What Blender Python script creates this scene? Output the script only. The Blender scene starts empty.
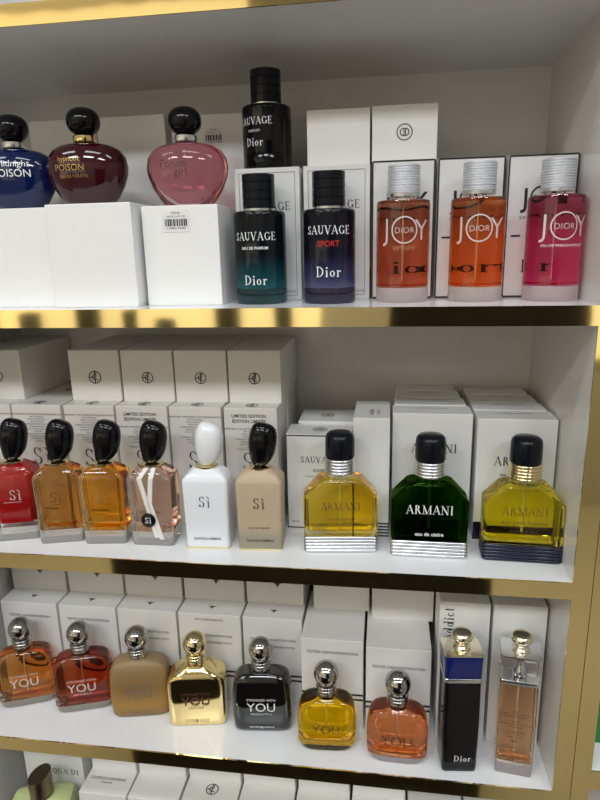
import bpy, math, random
from mathutils import Matrix, Vector
random.seed(7)
SC = bpy.context.scene
COL = SC.collection
PI = math.pi

# ------------------------------------------------------------------ shelf dimensions
TOP_Z, TH = 0.2784, 0.0199
Z1, Z2, Z3, Z4 = 0.0, -0.3003, -0.5803, -0.8603
XL, XR, DEPTH = -0.515, 0.267, 0.2634
FLOOR = -1.6

# ------------------------------------------------------------------ materials
def new_mat(name):
    m = bpy.data.materials.new(name); m.use_nodes = True
    nt = m.node_tree; nt.nodes.clear()
    out = nt.nodes.new('ShaderNodeOutputMaterial')
    return m, nt, out

def principled(name, col, rough=.5, metal=0., coat=0., trans=0., ior=1.45, spec=.5, bump=None, vary=None, emit=None):
    m, nt, out = new_mat(name)
    b = nt.nodes.new('ShaderNodeBsdfPrincipled')
    b.inputs['Base Color'].default_value = (*col, 1)
    b.inputs['Roughness'].default_value = rough
    b.inputs['Metallic'].default_value = metal
    b.inputs['Coat Weight'].default_value = coat
    b.inputs['Coat Roughness'].default_value = .03
    b.inputs['Transmission Weight'].default_value = trans
    b.inputs['IOR'].default_value = ior
    b.inputs['Specular IOR Level'].default_value = spec
    if emit:
        b.inputs['Emission Color'].default_value = (*emit[0], 1); b.inputs['Emission Strength'].default_value = emit[1]
    tc = nt.nodes.new('ShaderNodeTexCoord')
    if vary:                                   # slight mottling of the material itself
        n = nt.nodes.new('ShaderNodeTexNoise'); n.inputs['Scale'].default_value = vary[0]; n.inputs['Detail'].default_value = 4
        nt.links.new(tc.outputs['Object'], n.inputs['Vector'])
        r = nt.nodes.new('ShaderNodeMix'); r.data_type = 'RGBA'
        r.inputs[6].default_value = (*[c*(1-vary[1]) for c in col], 1); r.inputs[7].default_value = (*[min(1, c*(1+vary[1])) for c in col], 1)
        nt.links.new(n.outputs['Fac'], r.inputs[0]); nt.links.new(r.outputs[2], b.inputs['Base Color'])
    if bump:
        n2 = nt.nodes.new('ShaderNodeTexNoise'); n2.inputs['Scale'].default_value = bump[0]; n2.inputs['Detail'].default_value = 2
        bp = nt.nodes.new('ShaderNodeBump'); bp.inputs['Strength'].default_value = bump[1]; bp.inputs['Distance'].default_value = .002
        nt.links.new(tc.outputs['Object'], n2.inputs['Vector']); nt.links.new(n2.outputs['Fac'], bp.inputs['Height'])
        nt.links.new(bp.outputs['Normal'], b.inputs['Normal'])
    nt.links.new(b.outputs['BSDF'], out.inputs['Surface'])
    return m

def glass(name, col=(1, 1, 1), ior=1.45, rough=0.0):
    m, nt, out = new_mat(name)
    b = nt.nodes.new('ShaderNodeBsdfGlass')
    b.inputs['Color'].default_value = (*col, 1); b.inputs['IOR'].default_value = ior; b.inputs['Roughness'].default_value = rough
    nt.links.new(b.outputs['BSDF'], out.inputs['Surface'])
    return m

def lacquer(name, stops, z0, z1, trans=0., rough=.06):
    """glass lacquered in a colour fade over its height (the fade belongs to the bottle)"""
    m, nt, out = new_mat(name)
    b = nt.nodes.new('ShaderNodeBsdfPrincipled')
    tc = nt.nodes.new('ShaderNodeTexCoord'); sp = nt.nodes.new('ShaderNodeSeparateXYZ')
    mr = nt.nodes.new('ShaderNodeMapRange'); mr.inputs['From Min'].default_value = z0; mr.inputs['From Max'].default_value = z1
    cr = nt.nodes.new('ShaderNodeValToRGB')
    el = cr.color_ramp.elements
    while len(el) < len(stops): el.new(.5)
    for e, (p, c) in zip(el, stops): e.position = p; e.color = (*c, 1)
    nt.links.new(tc.outputs['Object'], sp.inputs[0]); nt.links.new(sp.outputs['Z'], mr.inputs['Value'])
    nt.links.new(mr.outputs['Result'], cr.inputs['Fac']); nt.links.new(cr.outputs['Color'], b.inputs['Base Color'])
    b.inputs['Roughness'].default_value = rough; b.inputs['Specular IOR Level'].default_value = .3
    b.inputs['Transmission Weight'].default_value = trans
    nt.links.new(b.outputs['BSDF'], out.inputs['Surface'])
    return m

M = dict(
    card=principled('white_card', (.84, .83, .81), .45, vary=(25, .02)),
    card_bright=principled('bright_white_card', (.86, .86, .85), .4, vary=(25, .015)),
    card_cream=principled('cream_card', (.83, .81, .77), .45, vary=(25, .02)),
    laminate=principled('white_laminate', (.78, .78, .79), .16, vary=(8, .015)),
    panel=principled('white_side_laminate', (.74, .725, .705), .09, vary=(8, .015)),
    gold=principled('polished_gold_trim', (.85, .69, .35), .055, metal=1., bump=(9, .12)),
    gold_metal=principled('gold_metal', (.90, .72, .36), .08, metal=1.),
    pale_gold=principled('pale_gold_metal', (.88, .76, .48), .10, metal=1.),
    silver=principled('silver_metal', (.78, .79, .82), .25, metal=1.),
    wire=principled('brushed_silver_wire', (.74, .76, .80), .42, metal=.55),
    chrome=principled('dark_chrome', (.48, .47, .47), .06, metal=1.),
    champagne=principled('champagne_metal', (.90, .83, .66), .18, metal=1.),
    bronze=principled('bronze_metal', (.30, .25, .18), .3, metal=1.),
    black=principled('black_gloss', (.004, .004, .005), .10, spec=.35),
    black_soft=principled('black_satin', (.005, .006, .010), .22, spec=.3),
    white_gloss=principled('white_gloss', (.83, .84, .87), .2, coat=.4),
    white_body=principled('white_lacquer', (.82, .84, .89), .25, coat=.3),
    ink=principled('black_ink', (.02, .02, .025), .6),
    ink_grey=principled('grey_ink', (.16, .16, .17), .6),
    ink_white=principled('white_ink', (.85, .86, .88), .5),
    ink_red=principled('red_ink', (.55, .02, .015), .5),
    ink_silver=principled('silver_print', (.72, .66, .64), .4, metal=.2),
    ink_gold=principled('gold_print', (.55, .38, .16), .35, metal=.7),
    ink_brown=principled('brown_print', (.10, .04, .025), .5),
    sticker=principled('sticker_paper', (.80, .80, .80), .4),
    ribbon=principled('white_ribbon', (.80, .78, .74), .5),
    navy=principled('navy_gloss', (.008, .011, .035), .18, coat=.4),
    clear=glass('clear_glass', (.985, .985, .985)),
    clear_pink=glass('pink_glass', (.97, .86, .87)),
    clear_yellow=glass('yellow_tint_glass', (.985, .95, .74)),
    teal_glass=glass('pale_teal_glass', (.62, .78, .80), rough=.05),
    lilac_glass=glass('pale_lilac_glass', (.70, .69, .82), rough=.05),
    pale_base=principled('thick_pale_glass', (.97, .95, .93), .05, trans=.70),
    pink_base=principled('thick_pink_glass', (.97, .87, .87), .05, trans=.68),
    amber_base=principled('thick_amber_glass', (.96, .86, .75), .05, trans=.72),
    red_lacquer=principled('red_lacquer', (.56, .005, .007), .15, coat=.4),
    carton_green=principled('green_card', (.02, .20, .03), .4),
    carton_red=principled('dark_red_card', (.22, .02, .03), .4),
    stripe=principled('dark_stripe_ink', (.03, .035, .05), .5),
)
def liquid(name, col): return glass(name, tuple(c**.55 for c in col), ior=.94)

# ------------------------------------------------------------------ mesh builder
class MB:
    def __init__(s): s.v = []; s.f = []
    def add(s, verts, faces):
        o = len(s.v); s.v += [tuple(p) for p in verts]; s.f += [tuple(i+o for i in f) for f in faces]
        return s
    def box(s, x0, x1, y0, y1, z0, z1):
        return s.add([(x0,y0,z0),(x1,y0,z0),(x1,y1,z0),(x0,y1,z0),(x0,y0,z1),(x1,y0,z1),(x1,y1,z1),(x0,y1,z1)],
                     [(0,3,2,1),(4,5,6,7),(0,1,5,4),(1,2,6,5),(2,3,7,6),(3,0,4,7)])
    def loft(s, rings, cap=True):
        n = len(rings[0]); vs = [p for r in rings for p in r]; fs = []
        for i in range(len(rings)-1):
            for j in range(n):
                a, b = i*n+j, i*n+(j+1) % n
                fs.append((a, b, b+n, a+n))
        if cap:
            fs.append(tuple(range(n))[::-1]); fs.append(tuple((len(rings)-1)*n+k for k in range(n)))
        return s.add(vs, fs)
    def lathe(s, prof, seg=48, cx=0, cy=0, sy=1., shear=0.):
        rings = []
        for r, z in prof:
            r = max(r, 1e-5)
            rings.append([(cx+r*math.cos(2*PI*k/seg), cy+sy*r*math.sin(2*PI*k/seg), z+shear*r*math.sin(2*PI*k/seg)) for k in range(seg)])
        return s.loft(rings)
    def build(s, name, mat, parent=None, smooth=35, bevel=0, subsurf=0):
        me = bpy.data.meshes.new(name); me.from_pydata(s.v, [], s.f); me.validate(); me.update()
        me.materials.append(mat)
        if smooth:
            me.shade_smooth(); me.set_sharp_from_angle(angle=math.radians(smooth))
        o = bpy.data.objects.new(name, me); COL.objects.link(o)
        if bevel:
            b = o.modifiers.new('bevel', 'BEVEL'); b.width = bevel; b.segments = 2; b.limit_method = 'ANGLE'
        if subsurf:
            b = o.modifiers.new('sub', 'SUBSURF'); b.levels = b.render_levels = subsurf
        if parent: o.parent = parent
        return o

def rrect(hx, hy, r, z, n=8):
    r = min(r, hx*.999, hy*.999); pts = []
    for cx, cy, a0 in ((hx-r, hy-r, 0), (-hx+r, hy-r, 90), (-hx+r, -hy+r, 180), (hx-r, -hy+r, 270)):
        for k in range(n+1):
            a = math.radians(a0+90*k/n); pts.append((cx+r*math.cos(a), cy+r*math.sin(a), z))
    return pts
def sellipse(hx, hy, e, z, n=56):
    pts = []
    for k in range(n):
        a = 2*PI*k/n; c, s_ = math.cos(a), math.sin(a)
        pts.append((hx*math.copysign(abs(c)**(2/e), c), hy*math.copysign(abs(s_)**(2/e), s_), z))
    return pts

def thing(name, label, cat, loc=(0, 0, 0), rz=0., group=None):
    o = bpy.data.objects.new(name, None); COL.objects.link(o)
    o.empty_display_size = .02
    o.location = loc; o.rotation_euler = (0, 0, rz); o['label'] = label; o['category'] = cat
    if group: o['group'] = group
    return o
def structure(o): o['kind'] = 'structure'; return o

# ------------------------------------------------------------------ lettering
_cache = {}
def sans(text, size, align='CENTER', bold=0., spacing=1.):
    key = (text, round(size, 5), align, bold, spacing)
    if key in _cache: return _cache[key]
    cu = bpy.data.curves.new('lettering', 'FONT'); cu.body = text; cu.size = size/.73*1.0; cu.align_x = align
    cu.resolution_u = 3; cu.offset = bold*size; cu.space_character = spacing; cu.fill_mode = 'FRONT'
    ob = bpy.data.objects.new('lettering', cu); COL.objects.link(ob)
    bpy.context.view_layer.update()
    me = bpy.data.meshes.new_from_object(ob.evaluated_get(bpy.context.evaluated_depsgraph_get()))
    r = ([(p.co.x, p.co.y) for p in me.vertices], [tuple(p.vertices) for p in me.polygons])
    bpy.data.objects.remove(ob); bpy.data.curves.remove(cu); bpy.data.meshes.remove(me)
    _cache[key] = r
    return r

T_, t_ = .125, .045
def _ser(x, y, w=.13): return ('l', x-w, y, x+w, y, t_)
GLYPH = {
 'S': (.60, [('a', .30, .74, .20, .23, 20, 270, .11, t_), ('a', .30, .27, .22, .24, 90, -165, .13, t_), ('l', .49, .70, .49, .95, t_), ('l', .08, .04, .08, .30, t_)]),
 'A': (.78, [('l', .08, 0, .38, 1, t_), ('l', .38, 1, .70, 0, T_), ('l', .19, .34, .56, .34, t_), _ser(.09, .03), _ser(.70, .03)]),
 'U': (.80, [('l', .17, 1, .17, .27, T_), ('a', .40, .28, .23, .26, 180, 360, T_, t_), ('l', .63, 1, .63, .27, t_), _ser(.17, .97), _ser(.63, .97)]),
 'V': (.76, [('l', .10, 1, .38, 0, T_), ('l', .38, 0, .66, 1, t_), _ser(.10, .97), _ser(.66, .97)]),
 'G': (.82, [('a', .42, .5, .34, .48, 40, 330, T_, t_), ('l', .70, .06, .70, .42, T_), _ser(.70, .42), ('l', .68, .72, .68, .95, t_)]),
 'E': (.66, [('l', .18, 0, .18, 1, T_), ('l', .05, .97, .56, .97, t_), ('l', .05, .03, .60, .03, t_), ('l', .18, .52, .46, .52, t_), ('l', .56, .80, .56, 1, t_), ('l', .60, 0, .60, .22, t_), ('l', .46, .42, .46, .62, t_)]),
 'R': (.76, [('l', .18, 0, .18, 1, T_), ('a', .28, .75, .25, .22, 90, -90, T_, t_), ('l', .12, .97, .30, .97, t_), ('l', .18, .53, .30, .53, t_), ('l', .34, .53, .64, 0, T_), _ser(.18, .03), _ser(.66, .03, .1)]),
 'M': (1.0, [('l', .14, 0, .14, 1, t_), ('l', .14, 1, .48, 0, T_), ('l', .48, 0, .84, 1, t_), ('l', .84, 0, .84, 1, T_), _ser(.14, .03), _ser(.84, .03), _ser(.10, .97, .09), _ser(.88, .97, .09)]),
 'N': (.86, [('l', .14, 0, .14, 1, t_), ('l', .12, 1, .70, 0, T_), ('l', .70, 0, .70, 1, t_), _ser(.14, .03), _ser(.70, .97), _ser(.08, .97, .08)]),
 'I': (.38, [('l', .18, 0, .18, 1, T_), _ser(.18, .03), _ser(.18, .97)]),
 'D': (.86, [('l', .18, 0, .18, 1, T_), ('a', .30, .5, .46, .47, 90, -90, T_, t_), ('l', .04, .97, .32, .97, t_), ('l', .04, .03, .32, .03, t_)]),
 'O': (.88, [('a', .43, .5, .36, .48, 0, 360, T_, t_)]),
 'C': (.78, [('a', .43, .5, .36, .48, 45, 315, T_, t_), ('l', .68, .72, .68, .95, t_)]),
 'Q': (.90, [('a', .43, .5, .36, .48, 0, 360, T_, t_), ('l', .40, .05, .86, -.22, .10)]),
 'i': (.34, [('l', .17, 0, .17, .62, T_), _ser(.17, .03), ('l', .03, .60, .17, .60, t_), ('l', .09, .86, .25, .86, .15)]),
 'ì': (.36, [('l', .19, 0, .19, .62, .12), _ser(.19, .03), ('l', .05, .60, .19, .60, t_), ('l', .06, .98, .26, .76, .09)]),
 'o': (.64, [('a', .31, .31, .24, .29, 0, 360, T_, t_)]),
 'r': (.50, [('l', .15, 0, .15, .62, T_), _ser(.15, .03), ('l', .02, .60, .15, .60, t_), ('a', .32, .42, .15, .18, 160, 50, .10, t_), ('l', .36, .53, .46, .53, .13)]),
 'd': (.66, [('a', .27, .31, .21, .29, 0, 360, T_, t_), ('l', .50, 0, .50, 1, T_), ('l', .36, .97, .50, .97, t_), ('l', .50, .03, .62, .03, t_)]),
 'c': (.54, [('a', .29, .31, .23, .29, 45, 315, T_, t_)]),
 't': (.42, [('l', .18, .08, .18, .85, T_), ('l', .04, .60, .36, .60, t_), ('a', .28, .12, .10, .10, 180, 300, .08, t_)]),
 ' ': (.40, []), '.': (.3, [('l', .1, .05, .2, .05, .12)]),
}
def serif(text, cap, spacing=.06, wt=1.):
    """roman lettering drawn from strokes; centred on x, baseline at 0"""
    vs, fs, x = [], [], 0.
    for ch in text:
        adv, strokes = GLYPH[ch]
        for st in strokes:
            o = len(vs)
            if st[0] == 'l':
                _, x0, y0, x1, y1, w = st; w *= wt
                d = math.hypot(x1-x0, y1-y0) or 1; nx, ny = -(y1-y0)/d*w/2, (x1-x0)/d*w/2
                vs += [(x+x0+nx, y0+ny), (x+x0-nx, y0-ny), (x+x1-nx, y1-ny), (x+x1+nx, y1+ny)]; fs.append((o, o+1, o+2, o+3))
            else:
                _, cx, cy, rx, ry, a0, a1, wk, wn = st; wk *= wt; wn *= wt
                n = max(8, int(abs(a1-a0)/12))
                for k in range(n+1):
                    a = math.radians(a0+(a1-a0)*k/n); c, s_ = math.cos(a), math.sin(a)
                    w = wn+(wk-wn)*abs(c)
                    vs += [(x+cx+(rx-w/2+.0)*c+w/2*c, cy+(ry-w/2)*s_+w/2*s_), (x+cx+(rx-w)*c, cy+(ry-w)*s_)]
                    if k: fs.append((o+2*k-2, o+2*k-1, o+2*k+1, o+2*k))
        x += adv+spacing
    x -= spacing
    return [((p-x/2)*cap, q*cap) for p, q in vs], fs
def ring2d(r, w, a0=0, a1=360, sx=1.):
    n = max(10, int(abs(a1-a0)/10)); vs, fs = [], []
    for k in range(n+1):
        a = math.radians(a0+(a1-a0)*k/n)
        vs += [(sx*(r+w/2)*math.cos(a), (r+w/2)*math.sin(a)), (sx*(r-w/2)*math.cos(a), (r-w/2)*math.sin(a))]
        if k: fs.append((2*k-2, 2*k-1, 2*k+1, 2*k))
    return vs, fs
def bar2d(x0, y0, x1, y1, w=None):
    if w is None: return [(x0, y0), (x1, y0), (x1, y1), (x0, y1)], [(0, 1, 2, 3)]
    d = math.hypot(x1-x0, y1-y0); nx, ny = -(y1-y0)/d*w/2, (x1-x0)/d*w/2
    return [(x0+nx, y0+ny), (x0-nx, y0-ny), (x1-nx, y1-ny), (x1+nx, y1+ny)], [(0, 1, 2, 3)]
def merge(*shs):
    vs, fs = [], []
    for v, f in shs: fs += [tuple(i+len(vs) for i in q) for q in f]; vs += list(v)
    return vs, fs
def shift(sh, dx, dy, k=1.): return [(x*k+dx, y*k+dy) for x, y in sh[0]], sh[1]
def front(x0, y, z0): return lambda u, v: (x0+u, y, z0+v)
def on_top(x0, y0, z): return lambda u, v: (x0+u, y0+v, z)
def around(r, z0, a0=0.): return lambda u, v: (r*math.sin(u/r+a0), -r*math.cos(u/r+a0), z0+v)
def put(mb, sh, fn): return mb.add([fn(u, v) for u, v in sh[0]], sh[1])
EPS = .0004

def monogram(mb, fn, r):          # ring with a hooked letter against a barred half
    for sh in (ring2d(r, r*.16), bar2d(-r, 0, r*.15, 0, r*.15), bar2d(0, -r, 0, r, r*.17),
               shift(ring2d(r*.45, r*.14, 90, 300), -.0*r, r*.0), bar2d(0, -r*.45, r*.5, -r*.45, r*.14), bar2d(r*.22, r*.1, r*.22, r*.95, r*.12)):
        put(mb, sh, fn)
def double_letter(mb, fn, r):     # ring with two letters back to back
    put(mb, ring2d(r, r*.13), fn)
    put(mb, shift(ring2d(r*.45, r*.13, 70, 290), -r*.12, 0), fn); put(mb, shift(ring2d(r*.45, r*.13, -90, 90), r*.12, 0), fn)
    put(mb, bar2d(-.08*r, -.45*r, -.08*r, .45*r, .1*r), fn); put(mb, bar2d(.12*r, -.45*r, .12*r, .45*r, .13*r), fn)
def eagle(mb, fn, w):             # spread-wing bird made of bars, its head turned
    for k in range(5):
        y = .12*w-.11*w*k; hw = w*(.52-.11*k)
        for s in (-1, 1): put(mb, ([(s*.03*w, y-.05*w), (s*hw, y+.02*w), (s*(hw-.06*w), y-.05*w), (s*.03*w, y-.12*w)], [(0, 1, 2, 3)]), fn)
    put(mb, ([(-.05*w, .20*w), (.07*w, .17*w), (.05*w, -.45*w), (-.05*w, -.45*w)], [(0, 1, 2, 3)]), fn)
def barcode(parent, name, fn, w, h):
    st = put(MB(), bar2d(-w/2, -h/2, w/2, h/2), fn).build(name, M['sticker'], parent, smooth=0)
    mb = MB(); x = -w*.40; rnd = random.Random(3)
    f2 = lambda u, v: tuple(a+b for a, b in zip(fn(u, v), (0, -.0002, 0)))
    while x < w*.40:
        b = rnd.choice((.0006, .0010, .0016)); put(mb, bar2d(x, -h*.22, x+b, h*.12), f2); x += b+rnd.choice((.0006, .001))
    put(mb, shift(sans('5 704821 936058', h*.10), 0, -h*.36), f2); put(mb, shift(sans('TESTER', h*.10), 0, h*.36), f2)
    put(mb, shift(sans('100 ML 3.4 FL. OZ', h*.09), 0, h*.20), f2)
    mb.build('barcode', M['ink'], st, smooth=0)

# ------------------------------------------------------------------ the cabinet
cab = thing('display_cabinet', 'white laminate shelf unit with gold edged shelves holding all the perfume', 'cabinet', ((XL+XR)/2, .13, FLOOR))
inv = Matrix.Translation((-(XL+XR)/2, -.13, -FLOOR))
def cab_part(name, mb, mat, parent=None, bevel=0):
    o = mb.build(name, mat, parent or cab, smooth=0, bevel=bevel)
    if not parent: o.location = inv.translation
    return o
for z in (TOP_Z+TH, Z1, Z2, Z3, Z4):
    s = cab_part('shelf', MB().box(XL, XR, .002, DEPTH, z-TH, z), M['laminate'])
    cab_part('gold_edge', MB().box(XL, XR, 0, .002, z-TH, z), M['gold'], s)
cab_part('back_panel', MB().box(XL-.02, XR+.021, DEPTH, DEPTH+.012, FLOOR, .62), M['panel'])
for x0, x1 in ((XL-.0205, XL), (XR, XR+.0205)):
    s = cab_part('side_panel', MB().box(x0, x1, .002, DEPTH, FLOOR, .62), M['panel'])
    cab_part('gold_edge', MB().box(x0, x1, 0, .002, FLOOR, .62), M['gold'], s)
cab_part('plinth', MB().box(XL, XR, .03, .042, FLOOR, Z4-TH), M['laminate'])

cab2 = thing('display_cabinet', 'neighbouring gold edged shelf unit at the right edge of the photo', 'cabinet', (.55, .13, FLOOR))
inv = Matrix.Translation((-.55, -.13, -FLOOR)); cab, cab1 = cab2, cab
s = cab_part('side_panel', MB().box(XR+.0213, XR+.0415, .002, DEPTH, FLOOR, .62), M['panel'])
cab_part('gold_edge', MB().box(XR+.0213, XR+.0415, 0, .002, FLOOR, .62), M['gold'], s)
s = cab_part('shelf', MB().box(XR+.0415, .85, .002, DEPTH, -.571, -.545), M['laminate'])
cab_part('gold_edge', MB().box(XR+.0415, .85, 0, .002, -.571, -.545), M['gold'], s)
cab_part('back_panel', MB().box(XR+.0215, .85, DEPTH, DEPTH+.012, FLOOR, .62), M['panel'])
cab_part('side_panel', MB().box(.85, .87, .002, DEPTH, FLOOR, .62), M['panel'])

# ------------------------------------------------------------------ cartons
def carton(name, label, x0, x1, y0, d, z, h, mat='card', group=None, cat='box', rz=0.):
    """a folded card box: origin at the middle of its base, front face towards -y; the lid seam and the side flap are cut in"""
    cx, w = (x0+x1)/2, x1-x0-.0008
    root = thing(name, label, cat, (cx, y0+d/2, z), rz, group)
    body = MB().box(-w/2, w/2, -d/2, d/2, 0, h).build('carton', M[mat], root, smooth=0, bevel=.0009)
    root['w'] = w; root['d'] = d; root['h'] = h
    return root
def letter(root, shapes, mat='ink', name='lettering'):
    """shapes: list of (2d shape, x, height) set on the front face"""
    d = root['d']; mb = MB(); fine = MB()
    for sh, x, z in shapes:
        hgt = max(v for u, v in sh[0])-min(v for u, v in sh[0])
        if name in ('lettering', 'maker_lettering') and hgt > .006: put(MB(), sh, front(x, -d/2-EPS, z)).build(name, M[mat], root, smooth=0)
        elif name == 'lettering' and abs(x) > .015: put(MB(), sh, front(x, -d/2-EPS, z)).build('volume_mark', M[mat], root, smooth=0)
        else: put(fine if name == 'lettering' else mb, sh, front(x, -d/2-EPS, z))
    if fine.v: fine.build('fine_print', M[mat], root, smooth=0)
    if mb.v: mb.build(name, M[mat], root, smooth=0)
def mark_top(root, fnc, y, size, mat='ink', name='emblem', x=0.):
    mb = MB(); fnc(mb, on_top(x, -root['d']/2+y, root['h']+EPS), size); mb.build(name, M[mat], root, smooth=0)
def mark_front(root, fnc, x, z, size, mat='ink', name='emblem'):
    mb = MB(); fnc(mb, front(x, -root['d']/2-EPS, z), size); mb.build(name, M[mat], root, smooth=0)
def frame_lines(root, inset, w, z0=None, z1=None, mat='ink'):
    hw, h = root['w']/2-inset, root['h']
    a, b = (inset if z0 is None else z0), (h-inset if z1 is None else z1)
    mb = MB()
    for sh in (bar2d(-hw, a, hw, a, w), bar2d(-hw, b, hw, b, w), bar2d(-hw, a, -hw, b, w), bar2d(hw, a, hw, b, w)): put(mb, sh, front(0, -root['d']/2-EPS, 0))
    mb.build('border_line', M[mat], root, smooth=0)

G1 = 'plain white cartons along the top row'
# --- top row, left: three cartons carrying round bottles
a = carton('perfume_carton', 'bare white carton under the dark blue round bottle, cut by the left edge', -.412, -.314, .034, .085, Z1, .110, 'card_bright', G1)
b = carton('perfume_carton', 'bare white carton under the dark red round bottle', -.311, -.2115, .025, .085, Z1, .112, 'card_bright', G1)
mbf = MB().add([(.0490, -.0426, .004), (.0490, -.0426, .109), (.0512, .020, .109), (.0512, .020, .004), (.0497, -.0426, .004), (.0497, -.0426, .109), (.0519, .020, .109), (.0519, .020, .004)],
               [(0, 1, 2, 3), (7, 6, 5, 4), (0, 4, 5, 1), (2, 6, 7, 3), (1, 5, 6, 2), (0, 3, 7, 4)])
mbf.build('side_flap', M['card_bright'], b, smooth=0)
c = carton('perfume_carton', 'white carton with a barcode sticker under the pink round bottle', -.2065, -.119, .040, .08, Z1, .108, 'card_bright', G1)
barcode(c, 'barcode_sticker', front(-.004, -.04-EPS, .091), .032, .022)
G2 = 'tall white cartons at the back of the top row'
carton('tall_carton', 'tall white carton at the back between blue and dark red round bottles', -.400, -.308, .165, .085, Z1, .226, 'card', G2)
carton('tall_carton', 'tall white carton at the back between dark red and pink round bottles', -.307, -.216, .165, .085, Z1, .2265, 'card', G2)
r = carton('tall_carton', 'tall white carton with small barcode sticker behind the pink round bottle', -.207, -.114, .160, .085, Z1, .222, 'card', G2)
barcode(r, 'barcode_sticker', front(.008, -.0425-EPS, .196), .026, .02)

def roman_carton(x0, x1, label):
    r = carton('lettered_carton', label, x0, x1, .100, .09, Z1, .150, 'card_bright', 'white lettered cartons behind the black bottles')
    frame_lines(r, .0055, .0005, mat='ink_grey')
    letter(r, [(serif('SAUVAGE', .0095), 0, .103), (sans('EAU DE PARFUM', .0022), 0, .094), (sans('100 ML  3.4 FL.OZ', .0026), .018, .009)])
    letter(r, [(serif('Dior', .008), 0, .03)], name='maker_lettering')
    return r
roman_carton(-.1145, -.0375, 'white lettered carton behind the black bottle with the teal base')
roman_carton(-.034, .0425, 'white lettered carton behind the black bottle with the lilac base')
r = carton('carton', 'blank white carton lying above the lilac based black bottle', -.032, .0415, .125, .125, Z1+.150, .063, 'card', 'cartons lying on the top row')
r = carton('carton', 'white carton with a ringed two letter emblem lying above the leftmost orange bottle', .043, .117, .125, .125, Z1+.153, .061, 'card', 'cartons lying on the top row')
mark_front(r, double_letter, 0, .032, .0085)
for x0, x1, lab in ((.0435, .115, 'white carton with black border behind the darkest orange cylinder bottle'),
                    (.1165, .190, 'white carton with black border behind the bright orange cylinder bottle'),
                    (.192, .2665, 'white carton with black border behind the magenta cylinder bottle')):
    r = carton('bordered_carton', lab, x0, x1, .105, .085, Z1, .153, 'card_bright', 'black bordered cartons behind the cylinder bottles')
    frame_lines(r, .0011, .0018)
    mb = [(merge(shift(sans('J', .0205, bold=.012), -.0165, .099), shift(sans('Y', .0205, bold=.012), .0185, .099), shift(ring2d(.0112, .0020), 0, .1085)), 0, 0),
          (sans('DIOR', .0055), 0, .106), (sans('EAU DE PARFUM', .0035, spacing=1.3), 0, .086), (serif('Dior', .014), 0, .028), (bar2d(-.030, .067, -.020, .069), 0, 0)]
    letter(r, mb)

# --- middle row: standing cartons behind the pebble capped bottles
FINE = ['IMPORTANT: THIS TESTER IS FOR DEMONSTRATION', 'NOT FOR RESALE', 'NE PEUT ETRE VENDU', 'VENTE INTERDITE', 'PROBADOR PROHIBIDA SU VENTA', 'CAMPIONE GRATUITO', 'SOLO PARA EXHIBICION', 'AMOSTRA', 'ALCOHOL DENAT. PARFUM AQUA', 'LINALOOL LIMONENE', 'COUMARIN CITRAL', 'EUGENOL']
stand = [(-.509, -.438), (-.4365, -.3655), (-.3615, -.2905), (-.2885, -.2175), (-.2155, -.1455), (-.1425, -.0725)]
stand_lab = ['white carton behind the red bottle, cut by the left edge', 'white carton with fine print between the red and first amber bottle', 'white carton with fine print behind the orange pebble capped bottle',
             'white carton with two bold lines behind the ribboned pink bottle', 'white carton with fine print behind the all white bottle', 'white carton with two bold lines behind the beige bottle']
def si_carton(x0, x1, y0, label, group, kind):
    r = carton('standing_carton', label, x0, x1, y0, .0775, Z2, .165, 'card_cream', group)
    mark_top(r, monogram, .013, .0075)
    sh = [(serif('Sì', .026, .06, .7), 0, .080)]
    z = .151
    if kind == 2:
        sh += [(sans('LIMITED EDITION', .0042, bold=.02), -.002, .1525), (sans('ÉDITION LIMITÉE', .0042, bold=.02), -.002, .1455)]; z = .136
    for k, t in enumerate(FINE[:9 if kind == 2 else 12]): sh.append((sans(t, .0019 if k else .0022), 0, z-.0034*k))
    sh.append((sans('GIORGIO ARMANI', .0034), 0, .02))
    letter(r, sh)
    return r
GS = 'standing cartons behind the pebble capped bottles'
for (x0, x1), lab, kind in zip(stand, stand_lab, (1, 1, 1, 2, 1, 2)): si_carton(x0, x1, .100, lab, GS, kind)
for (x0, x1), lab in ((stand[1], 'rear white carton in the gap of the lying cartons'), (stand[5], 'rear white carton at the right end of the lying cartons')):
    r = carton('standing_carton', lab, x0+.001, x1+.001, .1795, .074, Z2, .1645, 'card_cream', 'rear standing cartons')
    mark_top(r, monogram, .013, .0075)
GL = 'cartons lying on top of the standing cartons'
for x0, x1, lab in ((-.503, -.4305, 'leftmost lying carton above the red bottle, its long side in view'), (-.3605, -.2885, 'lying carton with ring emblem just right of the gap'),
                    (-.2865, -.2145, 'lying carton with ring emblem above the ribboned pink bottle'), (-.2130, -.1420, 'lying carton with ring emblem above the all white bottle'),
                    (-.1405, -.0705, 'rightmost lying carton with ring emblem above the beige bottle')):
    r = carton('lying_carton', lab, x0, x1, .125, .133, Z2+.165, .0695, 'card_cream', GL)
    mark_front(r, monogram, 0, .033, .0072 if x0 != -.3605 else .0082)

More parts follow.
